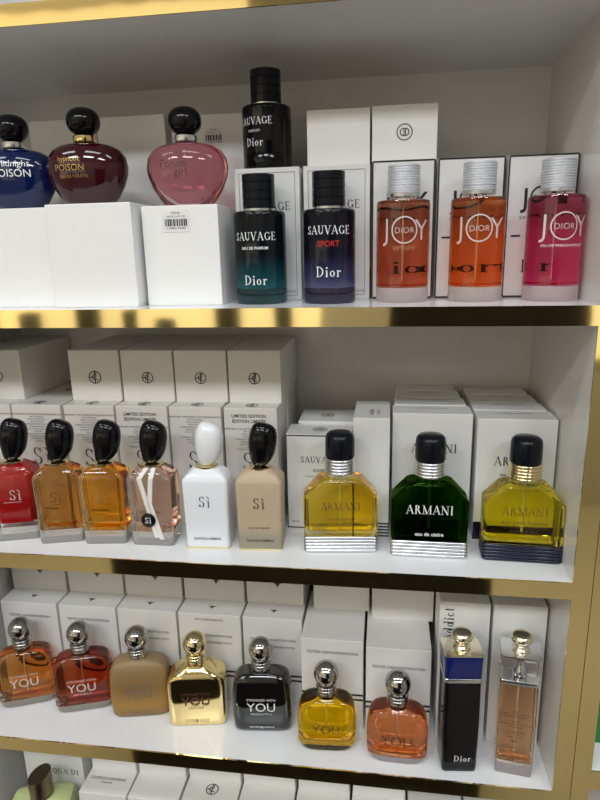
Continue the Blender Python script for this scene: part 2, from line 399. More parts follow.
for y0, d, dx, lab, full in ((.105, .046, 0, 'white lettered carton with black top edge behind the amber chamfered bottle', 1), (.1525, .06, .010, 'second white carton behind the black edged lettered carton', 0)):
    r = carton('lettered_carton', lab, -.064+dx, .0215, y0, d, Z2, .130 if full else .134, 'card_bright', 'small lettered cartons left of the tall plain carton')
    mark_top(r, double_letter, d*.5, .0085)
    if full:
        w = r['w']/2
        letter(r, [(bar2d(-w, .1285, w, .1285, .0016), 0, 0), (bar2d(-w+.0008, 0, -w+.0008, .1285, .0010), 0, 0), (bar2d(-w, .001, w, .001, .0014), 0, 0)], name='border_line')
        letter(r, [(serif('SAUVAGE', .0085), .0, .092), (sans('ELIXIR', .004), .0, .080), (bar2d(-.018, .0735, .018, .0735, .0005), 0, 0), (sans('60 ML', .003), -.031, .008)])
r = carton('plain_carton', 'tall plain white carton with striped foot between amber and green bottles', .0235, .0690, .088, .085, Z2, .158, 'card_bright')
letter(r, [(bar2d(-.0222, .0025+.0042*k, .0222, .0025+.0042*k, .0022), 0, 0) for k in range(5)], 'stripe', 'foot_stripe')
mb = MB()
put(mb, sans('ACQUA', .0052), lambda u, v: (.002-v, -.0425+.028+u, .158+EPS)); put(mb, sans('DI GIÒ', .004), lambda u, v: (.010-v, -.0425+.028+u, .158+EPS)); mb.build('lettering', M['ink'], r, smooth=0)

for col, x0, x1, y00, n in (('A', .0715, .1690, .105, 4), ('B', .1725, .2655, .095, 4)):
    nm = 'green' if col == 'A' else 'yellow'
    labs = [f'front white carton right behind the {nm} chamfered bottle', f'second white carton back behind the {nm} chamfered bottle', f'third white carton back behind the {nm} chamfered bottle', f'rearmost white carton behind the {nm} chamfered bottle']
    for k in range(n):
        r = carton('square_carton', labs[k], x0+.002*k*(col == 'A'), x1-.003*k, y00+.0405*k, .039, Z2, (.160 if col == 'A' else .1575)+.0006*k, 'card_bright', f'white cartons in file behind the {nm} bottle')
        put(MB(), sans('GIORGIO ARMANI', .0036), on_top(0, .004, r['h']+EPS)).build('lettering', M['ink_grey'], r, smooth=0)
        if k == 0:
            letter(r, [(serif('ARMANI', .0115), .003, .110 if col == 'A' else .099), (sans('eau de cèdre' if col == 'A' else 'eau pour homme', .004), .002, .086)], name='maker_lettering')
            w = r['w']/2
            if col == 'A': letter(r, [(bar2d(-w, .0022+.0040*q, w, .0022+.0040*q, .0021), 0, 0) for q in range(6)], 'stripe', 'foot_stripe')
            else: letter(r, [(bar2d(-w, .0003, w, .024), 0, 0)], 'navy', 'foot_band')

# --- third row
names3 = ['first brown bottle from the left', 'red brown bottle', 'frosted amber bottle', 'golden bottle', 'black square bottle']
xs3 = [(-.503, -.4135), (-.4105, -.3215), (-.3195, -.2300), (-.2275, -.1355), (-.1330, -.0480)]
def bars(r, z):
    w = r['w']/2; letter(r, [(bar2d(-w, z+.0075*q, w, z+.0075*q, .0030), 0, 0) for q in range(2)], 'ink', 'double_bar')
for (x0, x1), nm in zip(xs3, names3):
    k = names3.index(nm)
    r = carton('tester_carton', f'white tester carton standing behind the {nm}', x0, x1, .105, .095, Z3, .140, 'card_bright' if k < 2 else 'card', 'standing tester cartons in the third row')
    mark_top(r, eagle, .019, .0125)
    sh = [(sans('TESTER-DEMONSTRATION', .0040), 0, .1165 if k < 2 else .104)]
    if k == 3: sh.append((sans('EXCLUSIVE SERVICE', .0034), 0, .130))
    if k >= 2: sh.append((sans('STRONGER WITH', .0036), .012, .093))
    letter(r, sh); bars(r, .041)
    x0u, x1u = x0-.001, x1-.002
    u = carton('tester_carton', f'white carton lying above the {nm}, partly behind the shelf edge', x0u, x1u, .141, .115, Z3+.140, .080, 'card', 'lying tester cartons in the third row')
    mark_front(u, eagle, .004, .033, .0125)
for x0, x1, y0, xu0, xu1, yu, nm in ((-.0455, .0385, .072, -.036, .0440, .141, 'yellow rounded bottle'), (.0415, .1260, .062, .0475, .1320, .126, 'orange rounded bottle')):
    r = carton('tester_carton', f'white tester carton standing behind the {nm}', x0, x1, y0, .115, Z3, .1365, 'card', 'standing tester cartons in the third row')
    letter(r, [(sans('TESTER-DEMONSTRATION', .0042), 0, .115 if x0 < 0 else .107)]); bars(r, .046)
    carton('tester_carton', f'white carton lying above the {nm}, partly behind the shelf edge', xu0, xu1, yu, .12, Z3+.1365, .080, 'card', 'lying tester cartons in the third row')
r = carton('slim_carton', 'tall slim white carton with sideways lettering behind the black and blue bottle', .1335, .1965, .068, .055, Z3, .206, 'card_bright', 'tall slim cartons in the third row')
mb = MB(); put(mb, serif('Addict', .013), lambda u, v: (-.019-v+.006, -.0275-EPS, .174+u)); mb.build('lettering', M['ink'], r, smooth=0); put(MB(), sans('EAU DE PARFUM', .0022), front(.016, -.0275-EPS, .035)).build('fine_print', M['ink'], r, smooth=0); put(MB(), sans('100 ML', .0026), front(.018, -.0275-EPS, .010)).build('volume_mark', M['ink'], r, smooth=0)
carton('slim_carton', 'tall slim white carton behind the clear peach bottle beside the gold upright', .1995, .2645, .068, .055, Z3, .206, 'card_bright', 'tall slim cartons in the third row')

# --- bottom row
r = carton('lettered_carton', 'white carton with large letters behind the pale green bottle', -.481, -.385, .074, .08, Z4, .22, 'card_bright')
letter(r, [(serif('ACQUA DI', .0098), .010, .147)])
for k, (x0, x1) in enumerate(((-.370, -.2975), (-.2955, -.2205), (-.2175, -.1375), (-.1355, -.0575), (-.0550, .0205), (.0230, .0985), (.1010, .1760), (.1785, .2540))):
    side = ['first', 'second', 'third', 'fourth', 'fifth', 'sixth', 'seventh', 'eighth'][k]
    note = ['with small print on its top', 'with blank top', 'with ring emblem on its top'][k] if k < 3 else 'with blank top'
    r = carton('low_carton', f'{side} standing white carton right of the pale green bottle, {note}', x0, x1, .031, .095, Z4, .165, 'card_cream' if k > 1 else 'card', 'standing cartons in the bottom row')
    if k == 0:
        mb = MB(); put(mb, sans('GIORGIO ARMANI', .0048), on_top(-.002, -.0475+.024, .165+EPS)); put(mb, sans('PARFUMS', .003), on_top(-.002, -.0475+.018, .165+EPS)); mb.build('lettering', M['ink'], r, smooth=0)
    if k == 2: mark_top(r, monogram, .027, .0085)
    if k < 6:
        carton('low_carton', f'{side} lying white carton above the bottom row, right under the third shelf', x0+.001, x1-.001, .073, .13, Z4+.165, .07, 'card', 'lying cartons in the bottom row')

carton('green_carton', 'green carton on the neighbouring unit at the right edge', .3135, .40, .045, .06, -.545, .16, 'carton_green')
carton('red_carton', 'dark red carton above the topmost gold edge at the left', -.56, -.405, .004, .08, TOP_Z+TH, .09, 'carton_red')

# ------------------------------------------------------------------ bottles
def shells(root, outer, liquid_rings, liq_mat, outer_mat='clear', name='glass_body'):
    b = MB().loft(outer).build(name, M[outer_mat], root, smooth=50)
    if liquid_rings: MB().loft(liquid_rings).build('perfume_liquid', liq_mat, root, smooth=50)
    return b

def grooved_cap(r, z0, h, bands, depth=.0007):
    prof = [(0, z0), (r, z0)]
    for k in range(bands):
        a, b = z0+h*k/bands, z0+h*(k+1)/bands
        prof += [(r-depth, a+.0001), (r-depth, a+.0006), (r, a+.0010), (r, b-.0003)]
    prof += [(r-.0008, z0+h-.0003), (r-.003, z0+h), (0, z0+h)]
    return MB().lathe(prof, 56)

def black_cylinder(x, y, z, label, body_mat, base_mat, lines, rz=0., tall=.100):
    t = thing('perfume_bottle', label, 'perfume bottle', (x, y, z), rz, 'black cylinder bottles')
    R, H = .0290, tall
    MB().lathe([(0, .0), (R*.93, 0), (R*.985, .0012), (R, .004), (R, .0165), (R*.99, .0170), (0, .0170)], 64).build('glass_base', M[base_mat], t, smooth=50)
    MB().lathe([(0, .0172), (R*.99, .0172), (R, .018), (R, H-.004), (R*.985, H-.0012), (R*.93, H), (R*.60, H+.0006), (0, H+.0006)], 64).build('glass_body', body_mat, t, smooth=50)
    MB().lathe([(0, H), (R*.62, H), (R*.62, H+.003), (0, H+.003)], 48).build('collar', M['silver'], t, smooth=50)
    grooved_cap(R*.62, H+.0028, .0362, 4).build('cap', M['black_soft'], t, smooth=50)
    for mat, name, shapes in lines:
        for sh, zz in shapes: put(MB(), sh, around(R+EPS, zz)).build(name, M[mat], t, smooth=0)
    return t
teal = lacquer('black_to_teal_lacquer', [(0, (.012, .085, .10)), (.12, (.006, .055, .07)), (.42, (.004, .008, .012)), (1, (.004, .004, .006))], .017, .1)
lilac = lacquer('black_to_violet_lacquer', [(0, (.085, .085, .17)), (.12, (.040, .040, .105)), (.42, (.007, .007, .018)), (1, (.004, .004, .007))], .017, .1)
inkb = lacquer('ink_black_lacquer', [(0, (.004, .004, .006)), (1, (.006, .006, .009))], .017, .1)
black_cylinder(-.0795, .068, Z1, 'black cylinder perfume bottle fading to teal at its foot', teal, 'teal_glass',
    [('ink_white', 'lettering', [(serif('SAUVAGE', .0088), .0690), (sans('EAU DE PARFUM', .0030, bold=.03), .0595), (serif('Dior', .0105), .0215)])], rz=-.03)
black_cylinder(-.0015, .066, Z1, 'black cylinder perfume bottle fading to lilac, small red word on it', lilac, 'lilac_glass',
    [('ink_white', 'lettering', [(serif('SAUVAGE', .0090), .0735), (serif('Dior', .0112), .0290)]), ('ink_red', 'red_lettering', [(sans('SPORT', .0062, bold=.01, spacing=.95), .0610)])], rz=.06)
black_cylinder(-.0805, .1355, Z1+.150, 'all black cylinder bottle standing high on a white carton', inkb, 'black',
    [('ink_white', 'lettering', [(serif('SAUVAGE', .0080), .0480), (sans('PARFUM', .0030), .040), (serif('Dior', .009), .0250)])], rz=-.36, tall=.0705)

def joy(x, y, label, liq, sub, subcol, rz):
    t = thing('perfume_bottle', label, 'perfume bottle', (x, y, Z1), rz, 'silver capped cylinder bottles')
    R, H = .0287, .1075
    BC = 0
    MB().lathe([(0, 0), (R*.95, 0), (R, .002), (R, .0158), (0, .0158)], 72).build('glass_base', M['pink_base'], t, smooth=50)
    MB().lathe([(0, .016), (R, .016), (R, H-.004), (R*.97, H-.001), (R*.88, H), (.0135, H+.0005), (.0135, H+.003), (0, H+.003)][BC:], 72).build('glass_body', M['clear'], t, smooth=50)
    MB().lathe([(0, .0172), (R*.86, .0172), (R*.90, .0195), (R*.90, H-.0045), (R*.82, H-.0025), (0, H-.0025)], 72).build('perfume_liquid', liq, t, smooth=50)
    MB().lathe([(0, .022), (.0007, .022), (.0007, H-.003), (0, H-.003)], 12).build('spray_tube', M['ribbon'], t)
    MB().lathe([(0, H+.0032), (.0172, H+.0032), (.0172, H+.0062), (0, H+.0062)], 48).build('collar', M['silver'], t, smooth=50)
    prof = [(0, H+.0062), (.0172, H+.0062)]; z = H+.0064; n = 11; rnd = random.Random(int(x*1e4))
    for k in range(n):
        h = .0292/n; rr = .0174+rnd.uniform(-.0002, .0004)
        prof += [(rr-.0012, z), (rr, z+h*.35), (rr, z+h*.65), (rr-.0012, z+h*.99)]; z += h
    prof += [(.0160, z+.0003), (0, z+.0003)]
    MB().lathe(prof, 56).build('wound_wire_cap', M['wire'], t, smooth=35)
    mb = MB(); f = around(R+EPS, 0.)
    put(mb, shift(ring2d(.0133, .0014), .001, .0760), f)
    put(mb, shift(sans('J', .0225, bold=-.012), -.0185, .0670), f); put(mb, shift(sans('Y', .0225, bold=-.012), .0205, .0655), f); put(mb, shift(sans('DIOR', .0062, bold=-.015, spacing=1.05), .001, .0729), f)
    mb.build('lettering', M['ink_silver'], t, smooth=0)
    if sub: put(MB(), shift(sans(*sub), .001, .0555), f).build('small_lettering', M[subcol], t, smooth=0)
    return t
joy(.079, .072, 'silver capped cylinder bottle of dark amber perfume, leftmost of three alike', liquid('dark_amber_liquid', (.80, .33, .21)), ('EXTREME', .0042), 'ink_gold', 0.)
joy(.1580, .072, 'silver capped cylinder bottle of bright orange perfume, middle of three alike', liquid('orange_liquid', (.95, .36, .12)), None, None, -.1)
joy(.2370, .071, 'silver capped cylinder bottle of magenta perfume, beside the right wall', liquid('magenta_liquid', (.88, .21, .40)), ('EAU DE PARFUM INTENSE', .0028), 'ink_white', .05)

def apple(x, z, y, label, cap_collar, body_mat, inner, text, rz=0., s=1.):
    t = thing('perfume_bottle', label, 'perfume bottle', (x, y, z), rz, 'round apple shaped bottles')
    prof = [(0, 0), (.0235, 0), (.0262, .0012), (.0330, .009), (.0405, .021), (.0455, .034), (.0468, .043), (.0450, .053), (.0395, .0610), (.0300, .0665), (.0170, .0692), (.0115, .0698), (.0115, .0730), (0, .0730)]
    prof = [(r*s, q*s) for r, q in prof]
    MB().lathe(prof, 64, sy=.62).build('glass_body', body_mat, t, smooth=60)
    if inner:
        ip = [(0, .008), (.012, .009), (.0240, .018), (.0340, .030), (.0385, .042), (.0370, .052), (.0290, .0605), (.0150, .0645), (0, .0650)]
        MB().lathe([(r*s, q*s) for r, q in ip], 64, sy=.50).build('perfume_liquid', inner, t, smooth=60)
    MB().lathe([(0, .0705*s), (.0128, .0705*s), (.0132, .0715*s), (.0132, .0765*s), (.0122, .0775*s), (0, .0775*s)], 48).build('collar', M[cap_collar], t, smooth=40)
    cp = []
    for k in range(0, 17):                             # a ball flattened at its foot, faintly faceted
        a = -PI/2+PI*k/16; cp.append((.0198*math.cos(a)**.75 if math.cos(a) > 1e-6 else 0, .0925*s+.0152*math.sin(a)))
    MB().lathe(cp, 12).build('ball_cap', M['black'], t, smooth=20, subsurf=2)
    if text:
        mb = MB()
        def fn(u, v):
            zz = v; 
            for (r0, a), (r1, b) in zip(prof, prof[1:]):
                if a <= zz <= b and b > a: R = r0+(r1-r0)*(zz-a)/(b-a); break
            else: R = .04
            yy = .62*math.sqrt(max(0, R*R-u*u)); return (u, -yy-.0008, zz)
        for sh in text[1]: put(mb, sh, fn)
        mb.build('lettering', M[text[0]], t, smooth=0)
    return t
blue_g = principled('dark_blue_glass', (.003, .011, .070), .07, coat=.4)
red_g = principled('dark_red_glass', (.036, .003, .007), .07, coat=.4)
apple(-.3745, Z1+.110, .085, 'dark blue apple shaped bottle with black ball cap, leftmost on its carton', 'silver', blue_g, None,
      ('ink_white', [shift(sans('Midnight', .0075), .006, .0475), shift(sans('POISON', .0085), .004, .0365)]), rz=.2)
apple(-.2825, Z1+.112, .080, 'dark red apple shaped bottle with black ball cap and gold collar', 'gold_metal', red_g, None,
      ('ink_gold', [shift(sans('hypnotic', .0056), -.012, .0475), shift(sans('POISON', .0070), -.012, .0375), shift(sans('EAU DE TOILETTE', .003), -.008, .030)]), rz=.15)
apple(-.1645, Z1+.108, .085, 'transparent pink apple shaped bottle with black ball cap', 'silver', M['clear_pink'], liquid('rose_liquid', (.66, .34, .40)),
      ('ink_brown', [shift(sans('Poison', .0085), -.010, .0415), shift(sans('girl', .0085), -.002, .0325)]), rz=.1)

# --- middle row: pebble capped bottles
def pebble_cap(root, z, mat, lean=0., capx=0.):
    n = 14; rings = []
    for k in range(n+1):
        a = -PI/2+PI*k/n
        rr = max(math.cos(a), 0.)**.62; s = (math.sin(a)+1)/2
        hx = .0183*rr*(.80+.24*s); hy = .0150*rr*(.84+.18*s); dx = lean*(s**2)*.006+capx*min(1, s*4)
        zz = z+.0540*s
        skew = -.0035*(s**3)*lean
        rings.append([(p[0]+dx, p[1], p[2]-p[0]*.30*s*s) for p in sellipse(max(hx, 1e-5), max(hy, 1e-5), 2.25, zz, 40)])
    MB().loft(rings).build('pebble_cap', M[mat], root, smooth=70)

def pebble_bottle(x, y, label, rz, style):
    t = thing('perfume_bottle', label, 'perfume bottle', (x, y, Z2), rz, 'pebble capped bottles')
    hx, hy = .0272, .0185
    def body(g, z0=0., zt=.1022):                   # g = inward offset
        r = .0045 if g == 0 else .0035
        rings = [rrect(hx*.96-g, hy*.95-g, r, z0+(.0 if g == 0 else 0)), rrect(hx*.985-g, hy*.98-g, r, z0+.0012), rrect(hx-g, hy-g, r, z0+.004), rrect(hx*1.01-g, hy*1.02-g, r, .050),
                 rrect(hx*1.04-g, hy*1.05-g, r, .0870-g*.6), rrect(hx*1.02-g, hy*1.02-g, r, .0900-g*.8), rrect(hx*.86-g, hy*.86-g, r, .0955-g*.9), rrect(.0160-g*.5, .0135-g*.5, .009, .1012-g), rrect(.0128-g*.5, .0108-g*.5, .009, zt-g)]
        return rings
    glassy = style['glass']
    BZ = .0190
    if glassy:
        full = body(0); cut = rrect(hx*1.003, hy*1.005, .0045, BZ); cut2 = rrect(hx*1.003, hy*1.005, .0045, BZ+.0002)
        MB().loft(full[:3]+[cut]).build('glass_base', M[style.get('base', 'pale_base')], t, smooth=40)
        MB().loft([cut2]+full[3:]).build('glass_body', style['body'], t, smooth=40)
    else: MB().loft(body(0)).build('glass_body', style['body'], t, smooth=40)
    if glassy and style.get('liquid'):
        lv = style.get('level', .0215)
        rings = [rrect(hx*.74, hy*.62, .006, lv), rrect(hx*.79, hy*.68, .005, lv+.002), rrect(hx*.81, hy*.70, .005, .050), rrect(hx*.86, hy*.76, .005, .0850), rrect(hx*.80, hy*.70, .005, .0880), rrect(.0150, .0112, .008, .0960), rrect(.010, .008, .007, .0985)]
        MB().loft(rings).build('perfume_liquid', style['liquid'], t, smooth=40)
    if style.get('foot'):
        MB().loft([rrect(hx*.985, hy*.975, .004, -.0+.0002), rrect(hx*1.004, hy*1.006, .004, .0012), rrect(hx*1.004, hy*1.006, .004, .0030), rrect(hx*.985, hy*.975, .004, .0032)]).build('gold_foot', M['pale_gold'], t, smooth=40)
    MB().loft([sellipse(.0138, .0118, 2.2, .1020), sellipse(.0140, .0120, 2.2, .1027), sellipse(.0140, .0120, 2.2, .1042), sellipse(.0134, .0114, 2.2, .1046)]).build('collar', M['pale_gold'], t, smooth=40)
    pebble_cap(t, .1042, style.get('cap', 'black'), style.get('lean', 1.), style.get('capx', .003))
    yf = -hy*1.02-.0007
    mb = MB()
    put(mb, serif('Sì', .0145, .08, .72), front(style.get('tx', -.001), yf, .0560)); 
    if style.get('line'): put(mb, bar2d(-.011, .0535, .011, .0535, .0005), front(0, yf, 0))
    if style.get('small'): put(mb, sans(style['small'], .0026), front(0, yf, .0300))
    if style.get('maker'): put(MB(), sans('GIORGIO ARMANI', .0030, bold=.01), front(0, yf, style.get('mz', .013))).build('maker_lettering', M[style.get('ink', 'ink')], t, smooth=0)
    if not style.get('no_text'): mb.build('lettering', M[style.get('ink', 'ink')], t, smooth=0)
    return t
pebble_bottle(-.4125, .052, 'red bottle with black pebble cap and clear foot, cut by the left edge', .30, dict(glass=1, body=M['clear'], liquid=M['red_lacquer'], level=.0225, ink='ink_silver', line=1, tx=.004, capx=.004))
pebble_bottle(-.3500, .051, 'dark amber glass bottle with black pebble cap, right of the red bottle', .26, dict(glass=1, body=M['clear'], liquid=liquid('amber_liquid', (.98, .60, .20)), ink='ink_brown', line=1, capx=.005))
pebble_bottle(-.2895, .054, 'bright orange glass bottle with black pebble cap, left of the ribboned bottle', .12, dict(glass=1, body=M['clear'], liquid=liquid('bright_orange_liquid', (1., .60, .10)), ink='ink_gold', foot=0, capx=.006, small='EAU DE PARFUM INTENSE', maker=1, mz=.0145))
tr = pebble_bottle(-.2260, .056, 'pale pink glass bottle with white ribbon and round black tag', .02, dict(glass=1, body=M['clear'], liquid=liquid('pale_pink_liquid', (.98, .80, .73)), no_text=1, lean=.9))
def ribbon():
    mb = MB(); yf = -.0203
    for (xa, za), (xb, zb) in (((-.0125, .0905), (.0045, .0125)), ((.0020, .0905), (-.0015, .058)), ((-.0015, .058), (.011, .010))):
        w = .0058; mb.add([(xa, yf, za), (xa+w, yf, za), (xb+w, yf, zb), (xb, yf, zb), (xa, yf-.0006, za), (xa+w, yf-.0006, za), (xb+w, yf-.0006, zb), (xb, yf-.0006, zb)], [(0, 1, 2, 3), (7, 6, 5, 4), (0, 4, 5, 1), (1, 5, 6, 2), (2, 6, 7, 3), (3, 7, 4, 0)])
    for xa, xb in ((-.0125, -.0045), (.0020, .0045)):
        w = .0058; mb.add([(xa, yf-.0006, .0905), (xa+w, yf-.0006, .0905), (xb+w, -.0132, .1025), (xb, -.0132, .1025), (xa, yf, .0895), (xa+w, yf, .0895), (xb+w, -.0127, .1015), (xb, -.0127, .1015)], [(0, 1, 2, 3), (7, 6, 5, 4), (0, 4, 5, 1), (1, 5, 6, 2), (2, 6, 7, 3), (3, 7, 4, 0)])
    return mb.build('ribbon', M['ribbon'], tr, smooth=0)
ribbon()
mb = MB()
rings = []
for r_, yy in ((.0088, -.0212), (.0092, -.0216), (.0092, -.0226), (.0086, -.0230)):
    rings.append([(r_*math.cos(2*PI*k/40)-.0015, yy, .0365+r_*math.sin(2*PI*k/40)) for k in range(40)])
tag_o = MB().loft(rings).build('round_tag', M['black'], tr, smooth=40)
put(MB(), serif('Sì', .0085, .05), front(-.0015, -.0234, .0325)).build('lettering', M['ink_white'], tag_o, smooth=0)
put(MB(), sans('ARMANI', .0040), front(.006, -.0197, .0315)).build('lettering', M['ink_grey'], tr, smooth=0)
pebble_bottle(-.1545, .055, 'all white bottle with white pebble cap and thin gold foot', .06, dict(glass=0, body=M['white_body'], cap='white_gloss', foot=1, maker=1, lean=.8))
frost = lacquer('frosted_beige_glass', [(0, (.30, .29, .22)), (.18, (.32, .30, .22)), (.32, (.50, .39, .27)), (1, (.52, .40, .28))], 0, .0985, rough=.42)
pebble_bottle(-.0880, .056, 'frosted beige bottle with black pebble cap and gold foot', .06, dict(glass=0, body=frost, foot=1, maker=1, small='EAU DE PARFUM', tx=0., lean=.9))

# --- chamfer shouldered bottles on ribbed feet
def armani(x, y, label, glass_mat, liq, foot, neck, inkc, lines, rz):
    t = thing('perfume_bottle', label, 'perfume bottle', (x, y, Z2), rz, 'chamfered bottles on ribbed feet')
    hx, hy = .0445, .0190
    rings = []
    for k in range(5):
        z = .0002+.0042*k
        rings += [rrect(hx-.0012, hy-.0012, .005, z), rrect(hx+.0004, hy+.0004, .006, z+.0008), rrect(hx+.0006, hy+.0006, .006, z+.0021), rrect(hx+.0004, hy+.0004, .006, z+.0034), rrect(hx-.0012, hy-.0012, .005, z+.0041)]
    MB().loft(rings).build('ribbed_foot', M[foot], t, smooth=60)
    o = [rrect(hx-.0015, hy-.0015, .005, .0212), rrect(hx, hy, .006, .0225), rrect(hx, hy, .006, .0700), rrect(hx-.001, hy, .006, .0720), rrect(.0270, hy-.001, .006, .0900), rrect(.0250, hy-.0025, .007, .0915), rrect(.0175, .0155, .012, .0945), rrect(.0170, .0150, .012, .0985), rrect(.0150, .0140, .012, .099)]
    MB().loft(o).build('glass_body', glass_mat, t, smooth=35)
    g = .004
    if liq:
        li = [rrect(hx-.012, hy-g-.005, .006, .0268), rrect(hx-.006, hy-g-.001, .006, .0275), rrect(hx-.0045, hy-g, .006, .0300), rrect(hx-.0045, hy-g, .006, .0690), rrect(.0275, hy-g, .006, .0855), rrect(.0235, hy-g-.001, .006, .0868)]
        MB().loft(li).build('perfume_liquid', liq, t, smooth=35)
        MB().lathe([(0, .032), (.0014, .032), (.0014, .0980), (0, .0980)], 12).build('spray_tube', M['ribbon'], t)
    prof = [(0, .0985), (.0168, .0985)]
    for k in range(5):
        z = .0987+.0038*k; prof += [(.0166, z), (.0184, z+.0008), (.0187, z+.0019), (.0184, z+.0030), (.0166, z+.0037)]
    prof += [(0, .1178)]
    MB().lathe(prof, 56).build('ribbed_neck', M[neck], t, smooth=60)
    MB().lathe([(0, .1180), (.0168, .1180), (.0175, .1186), (.0177, .1200), (.0175, .1390), (.0166, .1442), (.0138, .1470), (.0070, .1480), (0, .1481)], 56).build('cap', M['black_soft'], t, smooth=50)
    for sh, zz in lines: put(MB(), sh, front(0, -hy-EPS, zz)).build('lettering', M[inkc], t, smooth=0)
    return t
armani(.0095, .062, 'amber chamfered bottle with silver ribbed foot and black cap', M['clear'], liquid('honey_liquid', (.98, .78, .12)), 'silver', 'silver', 'ink_brown',
       [(serif('ARMANI', .0098, .06, .85), .0560), (sans('EAU DE PARFUM', .0034), .0430), (sans('POUR HOMME VAPORISATEUR', .0026), .0370)], .10)
armani(.1155, .060, 'dark green chamfered bottle with silver ribbed foot and black cap', glass('deep_green_glass', (.16, .36, .07)), liquid('green_liquid', (.26, .45, .10)), 'silver', 'silver', 'ink_white',
       [(serif('ARMANI', .0112), .0560), (sans('eau de cèdre', .0046, bold=.02), .0285)], .0)
armani(.2225, .060, 'yellow chamfered bottle with navy ribbed foot and gold neck', M['clear_yellow'], liquid('lemon_liquid', (1., .95, .16)), 'navy', 'pale_gold', 'ink_brown',
       [(serif('ARMANI', .0105, .06, .85), .0585), (sans('eau pour homme', .0046, spacing=1.15), .0480), (sans('TESTER DEMONSTRATION', .0030), .0422), (sans('NOT FOR SALE', .0034, bold=.02), .0375)], -.03)

# --- third row: rounded square bottles with ball caps
def ball_cap(t, z, mat, em):
    MB().lathe([(0, z-.004), (.0098, z-.004), (.0105, z-.003), (.0105, z+.0012), (.0120, z+.0018), (.0124, z+.0032), (.0120, z+.0046), (.0116, z+.0052), (.0126, z+.0060), (.0130, z+.0076), (.0126, z+.0094), (.0120, z+.0100),
                (.0132, z+.0112), (.0137, z+.0130), (.0132, z+.0148), (.0126, z+.0154), (0, z+.0154)], 48).build('ringed_neck', M[mat], t, smooth=60)
    prof = []
    for k in range(2, 25):
        a = -PI/2+PI*k/24; prof.append((.0164*math.cos(a), z+.0298+.0166*math.sin(a)))
    o = MB().lathe([(0, prof[0][1])]+prof, 48).build('ball_cap', M[mat], t, smooth=60)
    mb = MB()
    def fn(u, v):                                     # emblem laid on the ball, a little below its equator
        a, b = u/.0166, v/.0166-.1; R = .0169
        return (R*math.sin(a)*math.cos(b), -R*math.cos(a)*math.cos(b), z+.0298+R*math.sin(b))
    eagle(mb, fn, .013); mb.build('eagle_emblem', M['black'], o, smooth=0)

def square_bottle(x, y, label, rz, style):
    t = thing('perfume_bottle', label, 'perfume bottle', (x, y, Z3), rz, 'ball capped rounded bottles')
    W = style.get('W', .0405); H = style.get('H', .0870); Dp = style.get('D', .0185)
    pts = [(0, .86, .80), (.014, .92, .88), (.045, .97, .96), (.10, .995, 1), (.30, 1.03, 1.02), (.55, 1.02, 1.02), (.74, .99, 1), (.84, .955, .96), (.905, .89, .90), (.950, .79, .80), (.980, .62, .68), (.995, .40, .60), (1.0, .30, .58), (1.03, .28, .56)]
    if style.get('barrel'): pts = [(0, .80, .80), (.016, .87, .88), (.05, .93, .96), (.12, .975, 1), (.35, 1.05, 1.03), (.60, 1.06, 1.03), (.78, 1.0, 1), (.87, .93, .95), (.93, .83, .87), (.965, .70, .76), (.99, .50, .62), (1.0, .36, .60), (1.03, .30, .58)]
    if style.get('square'): pts = [(0, .93, .86), (.012, .97, .92), (.04, 1, .98), (.10, 1.0, 1), (.40, 1.0, 1.0), (.72, 1.0, 1), (.80, .97, .99), (.86, .88, .95), (.91, .70, .88), (.950, .52, .76), (.980, .40, .66), (1.0, .31, .58), (1.03, .29, .56)]
    e = style.get('e', 5.5)
    outer = [sellipse(W*a, Dp*b, e, H*q, 72) for q, a, b in pts]
    if style.get('liquid'):
        k0 = 5; q, a, b = pts[4]; j0 = sellipse(W*a*1.005, Dp*b, e, H*.155, 72); j1 = sellipse(W*a*1.005, Dp*b, e, H*.157, 72)
        MB().loft(outer[:4]+[j0]).build('glass_base', M[style.get('base', 'amber_base')], t, smooth=60)
        MB().loft([j1]+outer[5:]).build('glass_body', style['body'], t, smooth=60)
    else: MB().loft(outer).build('glass_body', style['body'], t, smooth=60)
    if style.get('liquid'):
        top = style.get('fill', .93); ks = [(q, a, b) for q, a, b in pts if .26 < q < top]
        li = [sellipse(W*.70, Dp*.45, 4, H*.175, 72), sellipse(W*.84, Dp*.62, 4.5, H*.190, 72), sellipse(W*.87, Dp*.70, 5, H*.24, 72)]+[sellipse(W*(a-.10), Dp*(b-.27), 5, H*q, 72) for q, a, b in ks]
        q, a, b = ks[-1]; li.append(sellipse(W*(a-.25), Dp*(b-.4), 4, H*(q+.012), 72))
        MB().loft(li).build('perfume_liquid', style['liquid'], t, smooth=60)
        MB().lathe([(0, .02), (.0012, .02), (.0012, H*.95), (0, H*.95)], 12).build('spray_tube', M['ribbon'], t)
    ball_cap(t, H*1.0+.001, style.get('cap', 'chrome'), None)
    yf = lambda z: -Dp*1.035-.0005
    mb = MB(); f = lambda u, v: (u, yf(v), v); x0 = style.get('tx', 0.)
    put(mb, shift(sans('YOU', style.get('ys', .0135), spacing=1.0), x0, H*.40), f)
    put(mb, shift(sans('STRONGER WITH' if not style.get('barrel') else 'IN LOVE WITH', .0036), x0, H*.585), f)
    if style.get('sub'): put(mb, shift(sans(style['sub'], .0030, spacing=1.3), x0, H*.335), f)
    if style.get('maker', 1):
        m2 = MB(); put(m2, shift(sans('EMPORIO     ARMANI', .0026), x0, H*.10), f); eagle(m2, lambda u, v: f(u+x0, v+H*.115), .006); m2.build('maker_lettering', M[style.get('ink', 'ink_silver')], t, smooth=0)
    mb.build('lettering', M[style.get('ink', 'ink_silver')], t, smooth=0)
    return t
